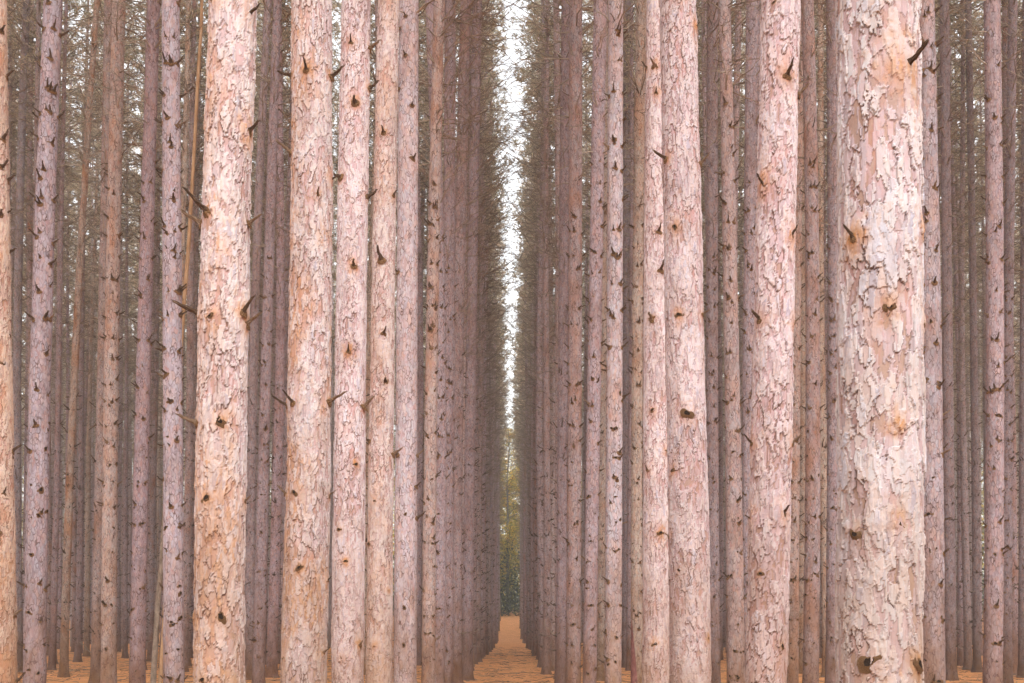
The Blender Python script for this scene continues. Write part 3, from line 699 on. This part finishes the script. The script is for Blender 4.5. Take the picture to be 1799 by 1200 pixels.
for (x, y, R) in PLACED:
    centre, tm, bm = VAR[j % 10]; s = R / .128
    root = bpy.data.objects.new('red_pine', None); COL.objects.link(root)
    root.location = (x, y, float(ground_z(x, y)) - .03); root.rotation_euler = (random.gauss(0, .006), random.gauss(0, .006), random.uniform(0, 6.28))
    root.scale = (s, s, random.uniform(.94, 1.06))
    lb, gp = LABELS[j]; tag(root, lb, 'pine tree', gp)
    t = bpy.data.objects.new('trunk', tm); t.parent = root; COL.objects.link(t)
    q = random.random(); m = random.uniform(.72, .96) * (1.12 if abs(x) < 1.8 else 1)
    t.color = (m, m * random.uniform(.84, .90), m * random.uniform(.80, .90), 1 - random.choice([0, .1, .2, .4, .7])) if q < .88 else (m * 1.2, m * 1.05, m * .84, .5)
    b = bpy.data.objects.new('dead_branches', bm); b.parent = root; COL.objects.link(b); tag(b, kind='stuff')
    cr = crown_for(root, j, centre)
    if abs(x) < 1.8: cr.scale = (.78, .78, 1); b.scale = (1.1, 1.1, 1)
    j += 1
# everything farther in, as one mass
A = Acc(); rr = np.random.default_rng(77)
pool = []
for v in range(6):
    r = np.random.default_rng(500 + v)
    ax, ay = r.uniform(-.008, .008, 2)
    centre = lambda z, ax=ax, ay=ay: np.stack([ax * z, ay * z], -1)
    rad = lambda z: np.maximum(.02, .128 * (1 - np.clip(z, 0, 29.5) / 31) ** .65)
    zs = np.array([-.2, .1, .5, 2, 4, 7, 11, 16, 22, 28])
    th = np.arange(8) * 2 * np.pi / 8
    V = np.stack([np.stack([np.cos(th) * rad(z) + ax * z, np.sin(th) * rad(z) + ay * z, np.full(8, z)], -1) for z in zs]).reshape(-1, 3)
    B = branch_set(r, centre, rad, 2.0, 21, twigs=False, step=.5, per=4, k=3); Cc = crown_set(r, centre, 18.4, 29, 30, 140, 8, .24, .07, k=3)
    bV, bF = np.concatenate(B.V), B.F; cV = np.concatenate(Cc.V)
    pool.append((V, ring_faces(len(zs), 8), bV, bF, cV, Cc.F, Cc.M))
rest = [c for i, c in enumerate(cand) if i not in ind]
# the stand goes on beyond the view on both sides
for row in range(-40, 40):
    for q in range(0, 40):
        x = (row + .5) * PX + rr.normal(0, .3); y = 12 + q * 3.0 + rr.normal(0, .3)
        if abs(x) / y > .437 + 2.6 / y + (3 / y if y < 31 else 0) and abs(x) < 16 + y * .48 and y < 131: rest.append((x, y, .125))
for (x, y, R) in rest:
    V, f, bV, bF, cV, cF, cM = pool[int(rr.integers(6))]
    a = rr.uniform(0, 6.28); s = R / .128; M = np.array([[math.cos(a) * s, -math.sin(a) * s, 0], [math.sin(a) * s, math.cos(a) * s, 0], [0, 0, rr.uniform(.94, 1.06)]])
    o = np.array([x, y, float(ground_z(x, y))])
    A.add(V @ M.T + o, [f], 0); A.add(bV @ M.T + o, bF, 1)
    n0 = A.n; A.V.append((cV * ([.95, .95, 1] if abs(x) < 1.8 else [1, 1, 1])) @ M.T + o); A.n += len(cV)
    for ff, mm in zip(cF, cM): A.F.append(ff + n0); A.M.append(mm + 1)
o = bpy.data.objects.new('deep_pine_stand', A.mesh('deep_pine_stand', [FARB, TWIG, NEEDLE])); COL.objects.link(o)
tag(o, 'mass of far pine trunks and crowns deep inside the plantation', 'pine stand', None, 'stuff')
print('stuff trees', len(rest), 'faces', len(o.data.polygons))

# ------------------------------------------------------------------ leaning dead stems with the bark peeled off
def pole(name, p0, p1, r0, r1, label, cat='dead stem', mat=PEEL, stubs=6, seed=0, group=None):
    r = np.random.default_rng(seed); k = 14; t = np.linspace(0, 1, k)[:, None]
    p0 = np.array(p0, float); p1 = np.array(p1, float)
    P = (p1 - p0) * t; P[1:-1] += np.cumsum(r.normal(0, .012, (k - 2, 3)), 0) * [1, 1, .2]
    A = Acc(); V, Fs = sweep(P[None], np.linspace(r0, r1, k)[None], 9); V = V + r.normal(0, r0 * .06, V.shape); A.add(V, Fs)
    o = bpy.data.objects.new(name, A.mesh(name, [mat])); COL.objects.link(o); o.location = p0; tag(o, label, cat, group)
    ax = norm((p1 - p0)[None])[0]
    for i in range(stubs):
        q = P[int(r.integers(2, k - 1))]; dr = norm(np.cross(ax, r.normal(0, 1, 3))[None])[0]
        place_on(o, STUBSP[i % 3], 'branch_stub', q + dr * r0 * .6, tuple(dr), (.09, .05, .05))
    return o
def gp(px, py, d): X, Z = unproject(px, py, d); return np.array([X, d, Z])
b0 = gp(316, 620, 24); b1 = gp(356, -40, 24.2)
base = b0 + (b0 - b1) * ((b0[2] - 0) / (b1[2] - b0[2])); base[2] = 0
pole('dead_pine_stem', base, b1, .048, .03, 'thin orange peeled dead stem leaning left of the wide rusty trunk', 'dead stem', seed=3, stubs=8)
a0 = gp(292, 850, 26); a1 = gp(270, 1190, 26); base = a1 + (a1 - a0) * (a1[2] / (a0[2] - a1[2])); base[2] = 0
pole('dead_pine_stem', base, a0 + (a0 - a1) * .3, .065, .045, 'short buff dead stem leaning right behind the pinkish-mauve trunk', 'dead stem', mat=DEADB, seed=4, stubs=8)
# ------------------------------------------------------------------ fallen wood
def log(px, py, L, rad_, ang, label, seed):
    d = CAMH * F / (py - HOR); x, _ = unproject(px, py, d)
    dx, dy = math.cos(ang) * L / 2, math.sin(ang) * L / 2
    p0 = (x - dx, d - dy, rad_ + .005); p1 = (x + dx, d + dy, rad_ * .9 + .02)
    return pole('fallen_branch', p0, p1, rad_, rad_ * .6, label, 'fallen branch', PEEL, 4, seed, 'fallen branches on the needle litter')
log(147, 1128, 1.9, .05, .05, 'pale fallen branch lying level between mauve trunks at lower left', 61)
log(331, 1120, .9, .03, .1, 'short pale fallen branch left of the wide rusty trunk', 62)
log(122, 1180, .7, .018, -.6, 'small pale stick on the litter beside the thin leaning tan pine', 63)
log(1205, 1161, .9, .045, .1, 'grey-brown fallen branch right of the overlapping pink pair', 64)
log(1410, 1147, .8, .04, .0, 'little pale log end left of the brown-footed pine', 65)
log(745, 1153, .8, .02, .0, 'thin pale stick across a dark trunk foot left of the aisle', 66)
# twigs scattered over the litter
r = np.random.default_rng(44); n = 8000
y = 14 + 60 * r.random(n) ** 1.3; x = (r.random(n) - .5) * 2 * (.46 * y + 1)
a = r.uniform(0, np.pi, n); L = r.uniform(.10, .60, n) * np.where(r.random(n) < .08, 2, 1)
dr = np.stack([np.cos(a), np.sin(a), 0 * a], -1); t = np.array([-.5, 0, .5])[None, :, None]
C = np.stack([x, y, ground_z(x, y) + r.uniform(.005, .05, n)], -1)
P = C[:, None] + dr[:, None] * t * L[:, None, None]; P[:, 1] += r.normal(0, .05, (n, 3)) * L[:, None] * [1, 1, .5] + np.array([0, 0, .02])
R = np.repeat(r.uniform(.003, .010, n)[:, None], 3, 1) * np.array([[1, .85, .5]])
A = Acc(); A.add(*sweep(P, R, 3))
LT = simple('litter_twig', [(.3, (.07, .045, .03)), (.6, (.20, .13, .09)), (.8, (.5, .38, .27))], 2)
o = bpy.data.objects.new('fallen_twigs', A.mesh('fallen_twigs', [LT])); COL.objects.link(o)
tag(o, 'dark twigs scattered over the orange needle litter', 'twigs', None, 'stuff')

# ------------------------------------------------------------------ the hardwoods beyond the plantation's end
def autumn(seed, H=26):
    r = np.random.default_rng(seed); A = Acc(); k = 8
    t = np.linspace(0, 1, k)
    P = np.stack([np.cumsum(r.normal(0, .25, k)) * t, np.cumsum(r.normal(0, .25, k)) * t, t * H * .85], -1)
    V, Fs = sweep(P[None], (.24 * (1 - t) + .03)[None], 8)
    trunk = mesh_np('trunk', V, Fs, [DBARK])
    nb = 46; zb = r.uniform(.10, .98, nb); az = r.uniform(0, 6.28, nb)
    B0 = np.stack([np.interp(zb, t, P[:, i]) for i in range(3)], -1)
    L = 4.3 * np.sin(np.clip(zb, .12, .97) * np.pi * .9 + .25) * r.uniform(.6, 1.1, nb) + .8
    q = np.linspace(0, 1, 5)[None, :, None]
    out = np.stack([np.cos(az), np.sin(az), 0 * az], -1)
    PB = B0[:, None] + L[:, None, None] * (out[:, None] * q + np.array([0, 0, 1.]) * (r.uniform(.1, .7, nb)[:, None, None] * q)) + r.normal(0, .12, (nb, 5, 3)) * q
    limbs = mesh_np('limb', *(lambda s: (s[0], s[1]))(sweep(PB, np.repeat(np.linspace(.06, .012, 5)[None], nb, 0), 4)), [DBARK])
    nt = 1000; idx = r.integers(0, nb, nt); tt = np.clip(r.beta(2, 1.1, nt), 0, .999) * 4; a = tt.astype(int); fr = (tt - a)[:, None]
    C = PB[idx, a] * (1 - fr) + PB[idx, a + 1] * fr + r.normal(0, .28, (nt, 3))
    per = 11; n = nt * per; c = np.repeat(C, per, 0) + r.normal(0, .25, (n, 3))
    d1 = norm(r.normal(0, 1, (n, 3))); d2 = norm(np.cross(d1, r.normal(0, 1, (n, 3)))); s = r.uniform(.06, .13, n)[:, None]
    Vl = np.stack([c - d1 * s, c + d2 * s * .7, c + d1 * s * 1.1, c - d2 * s * .7], 1).reshape(-1, 3)
    leaves = mesh_np('crown', Vl, [np.arange(n * 4).reshape(-1, 4)], [AUT1], smooth=False)
    return trunk, limbs, leaves
AV = [autumn(700 + i, 24 + 2 * i) for i in range(4)]
r = np.random.default_rng(12); spots = []
for i in range(15): spots.append(((i - 7) * 8.2 + r.uniform(-2, 2), 141 + r.uniform(-4, 5)))
for i in range(13): spots.append(((i - 6) * 9.5 + r.uniform(-2, 2), 158 + r.uniform(-4, 5)))
spots += [(-1.4, 143), (1.6, 148), (.2, 158)]
for i, (x, y) in enumerate(spots):
    tr, li, le = AV[i % 4]
    root = bpy.data.objects.new('autumn_tree', None); COL.objects.link(root)
    root.location = (x, y, float(ground_z(x, y)) - .05); root.rotation_euler = (0, 0, r.uniform(0, 6.28)); q = r.uniform(.85, 1.15); root.scale = (q, q, q * r.uniform(.92, 1.1))
    if i >= 28: tag(root, ('yellow-green leafy tree closing the end of the aisle', 'taller yellowing tree behind the first one at the end of the aisle', 'pale hazy tree farthest back at the end of the aisle')[i - 28], 'leafy tree', 'leafy trees beyond the plantation')
    else:
        tag(root, 'yellow-green leafy tree beyond the pines, %s from left in the %s row' % (ORD[i if i < 15 else i - 15], 'front' if i < 15 else 'back'), 'leafy tree', 'leafy trees beyond the plantation')
    for nm, me in (('trunk', tr), ('limbs', li), ('crown', le)):
        c = bpy.data.objects.new(nm, me); c.parent = root; COL.objects.link(c)
# low undergrowth at their feet
n = 70000; x = r.uniform(-62, 62, n); y = 133 + 27 * r.random(n) ** 1.6; c = np.stack([x, y, ground_z(x, y) + r.random(n) ** 1.35 * 8.5 * (.5 + .5 * np.sin(x * .9 + y * .4) ** 2)], -1)
d1 = norm(r.normal(0, 1, (n, 3))); d2 = norm(np.cross(d1, r.normal(0, 1, (n, 3)))); s = r.uniform(.10, .22, n)[:, None]
V = np.stack([c - d1 * s, c + d2 * s * .7, c + d1 * s, c - d2 * s * .7], 1).reshape(-1, 3)
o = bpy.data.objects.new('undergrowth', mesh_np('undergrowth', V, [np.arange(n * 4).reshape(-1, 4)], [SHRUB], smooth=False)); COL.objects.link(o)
tag(o, 'dark low undergrowth at the far end of the aisle', 'undergrowth', None, 'stuff')

# ------------------------------------------------------------------ woods farther back, and the damp air
r = np.random.default_rng(91); n = 100000
x = r.uniform(-130, 130, n); y = r.uniform(168, 205, n); hmax = 21 + 7 * np.sin(x * .31 + np.sin(x * .11) * 3) * np.sin(y * .2)
c = np.stack([x, y, ground_z(x, y) + hmax * r.random(n)], -1)
d1 = norm(r.normal(0, 1, (n, 3))); d2 = norm(np.cross(d1, r.normal(0, 1, (n, 3)))); q = r.uniform(.15, .38, n)[:, None]
V = np.stack([c - d1 * q, c + d2 * q * .7, c + d1 * q, c - d2 * q * .7], 1).reshape(-1, 3)
A = Acc(); A.add(V, [np.arange(n * 4).reshape(-1, 4)], 0)
m = 160; bx, by = r.uniform(-120, 120, m), r.uniform(168, 203, m); t = np.linspace(0, 1, 4)
P = np.stack([np.stack([bx + r.normal(0, .3, m), by, ground_z(bx, by) + 19 * tt], -1) for tt in t], 1)
A.add(*sweep(P, np.repeat([[.2, .16, .1, .04]], m, 0), 5), mi=1)
o = bpy.data.objects.new('distant_wood', A.mesh('distant_wood', [AUT1, DBARK], smooth=False)); COL.objects.link(o)
tag(o, 'hazy far wood closing the view behind the leafy trees', 'wood', None, 'stuff')
bpy.ops.mesh.primitive_cube_add(size=1, location=(0, 85, 16)); hz = bpy.context.object; hz.name = 'haze'; hz.scale = (320, 260, 38)
m = bpy.data.materials.new('haze_air'); m.use_nodes = True; n = m.node_tree.nodes; n.remove(n['Principled BSDF'])
pv = n.new('ShaderNodeVolumePrincipled'); pv.inputs['Color'].default_value = (.97, .94, .90, 1); pv.inputs['Density'].default_value = .0014
m.node_tree.links.new(pv.outputs[0], n['Material Output'].inputs['Volume']); hz.data.materials.append(m); tag(hz, 'thin pale haze between the trees', 'haze', None, 'stuff')
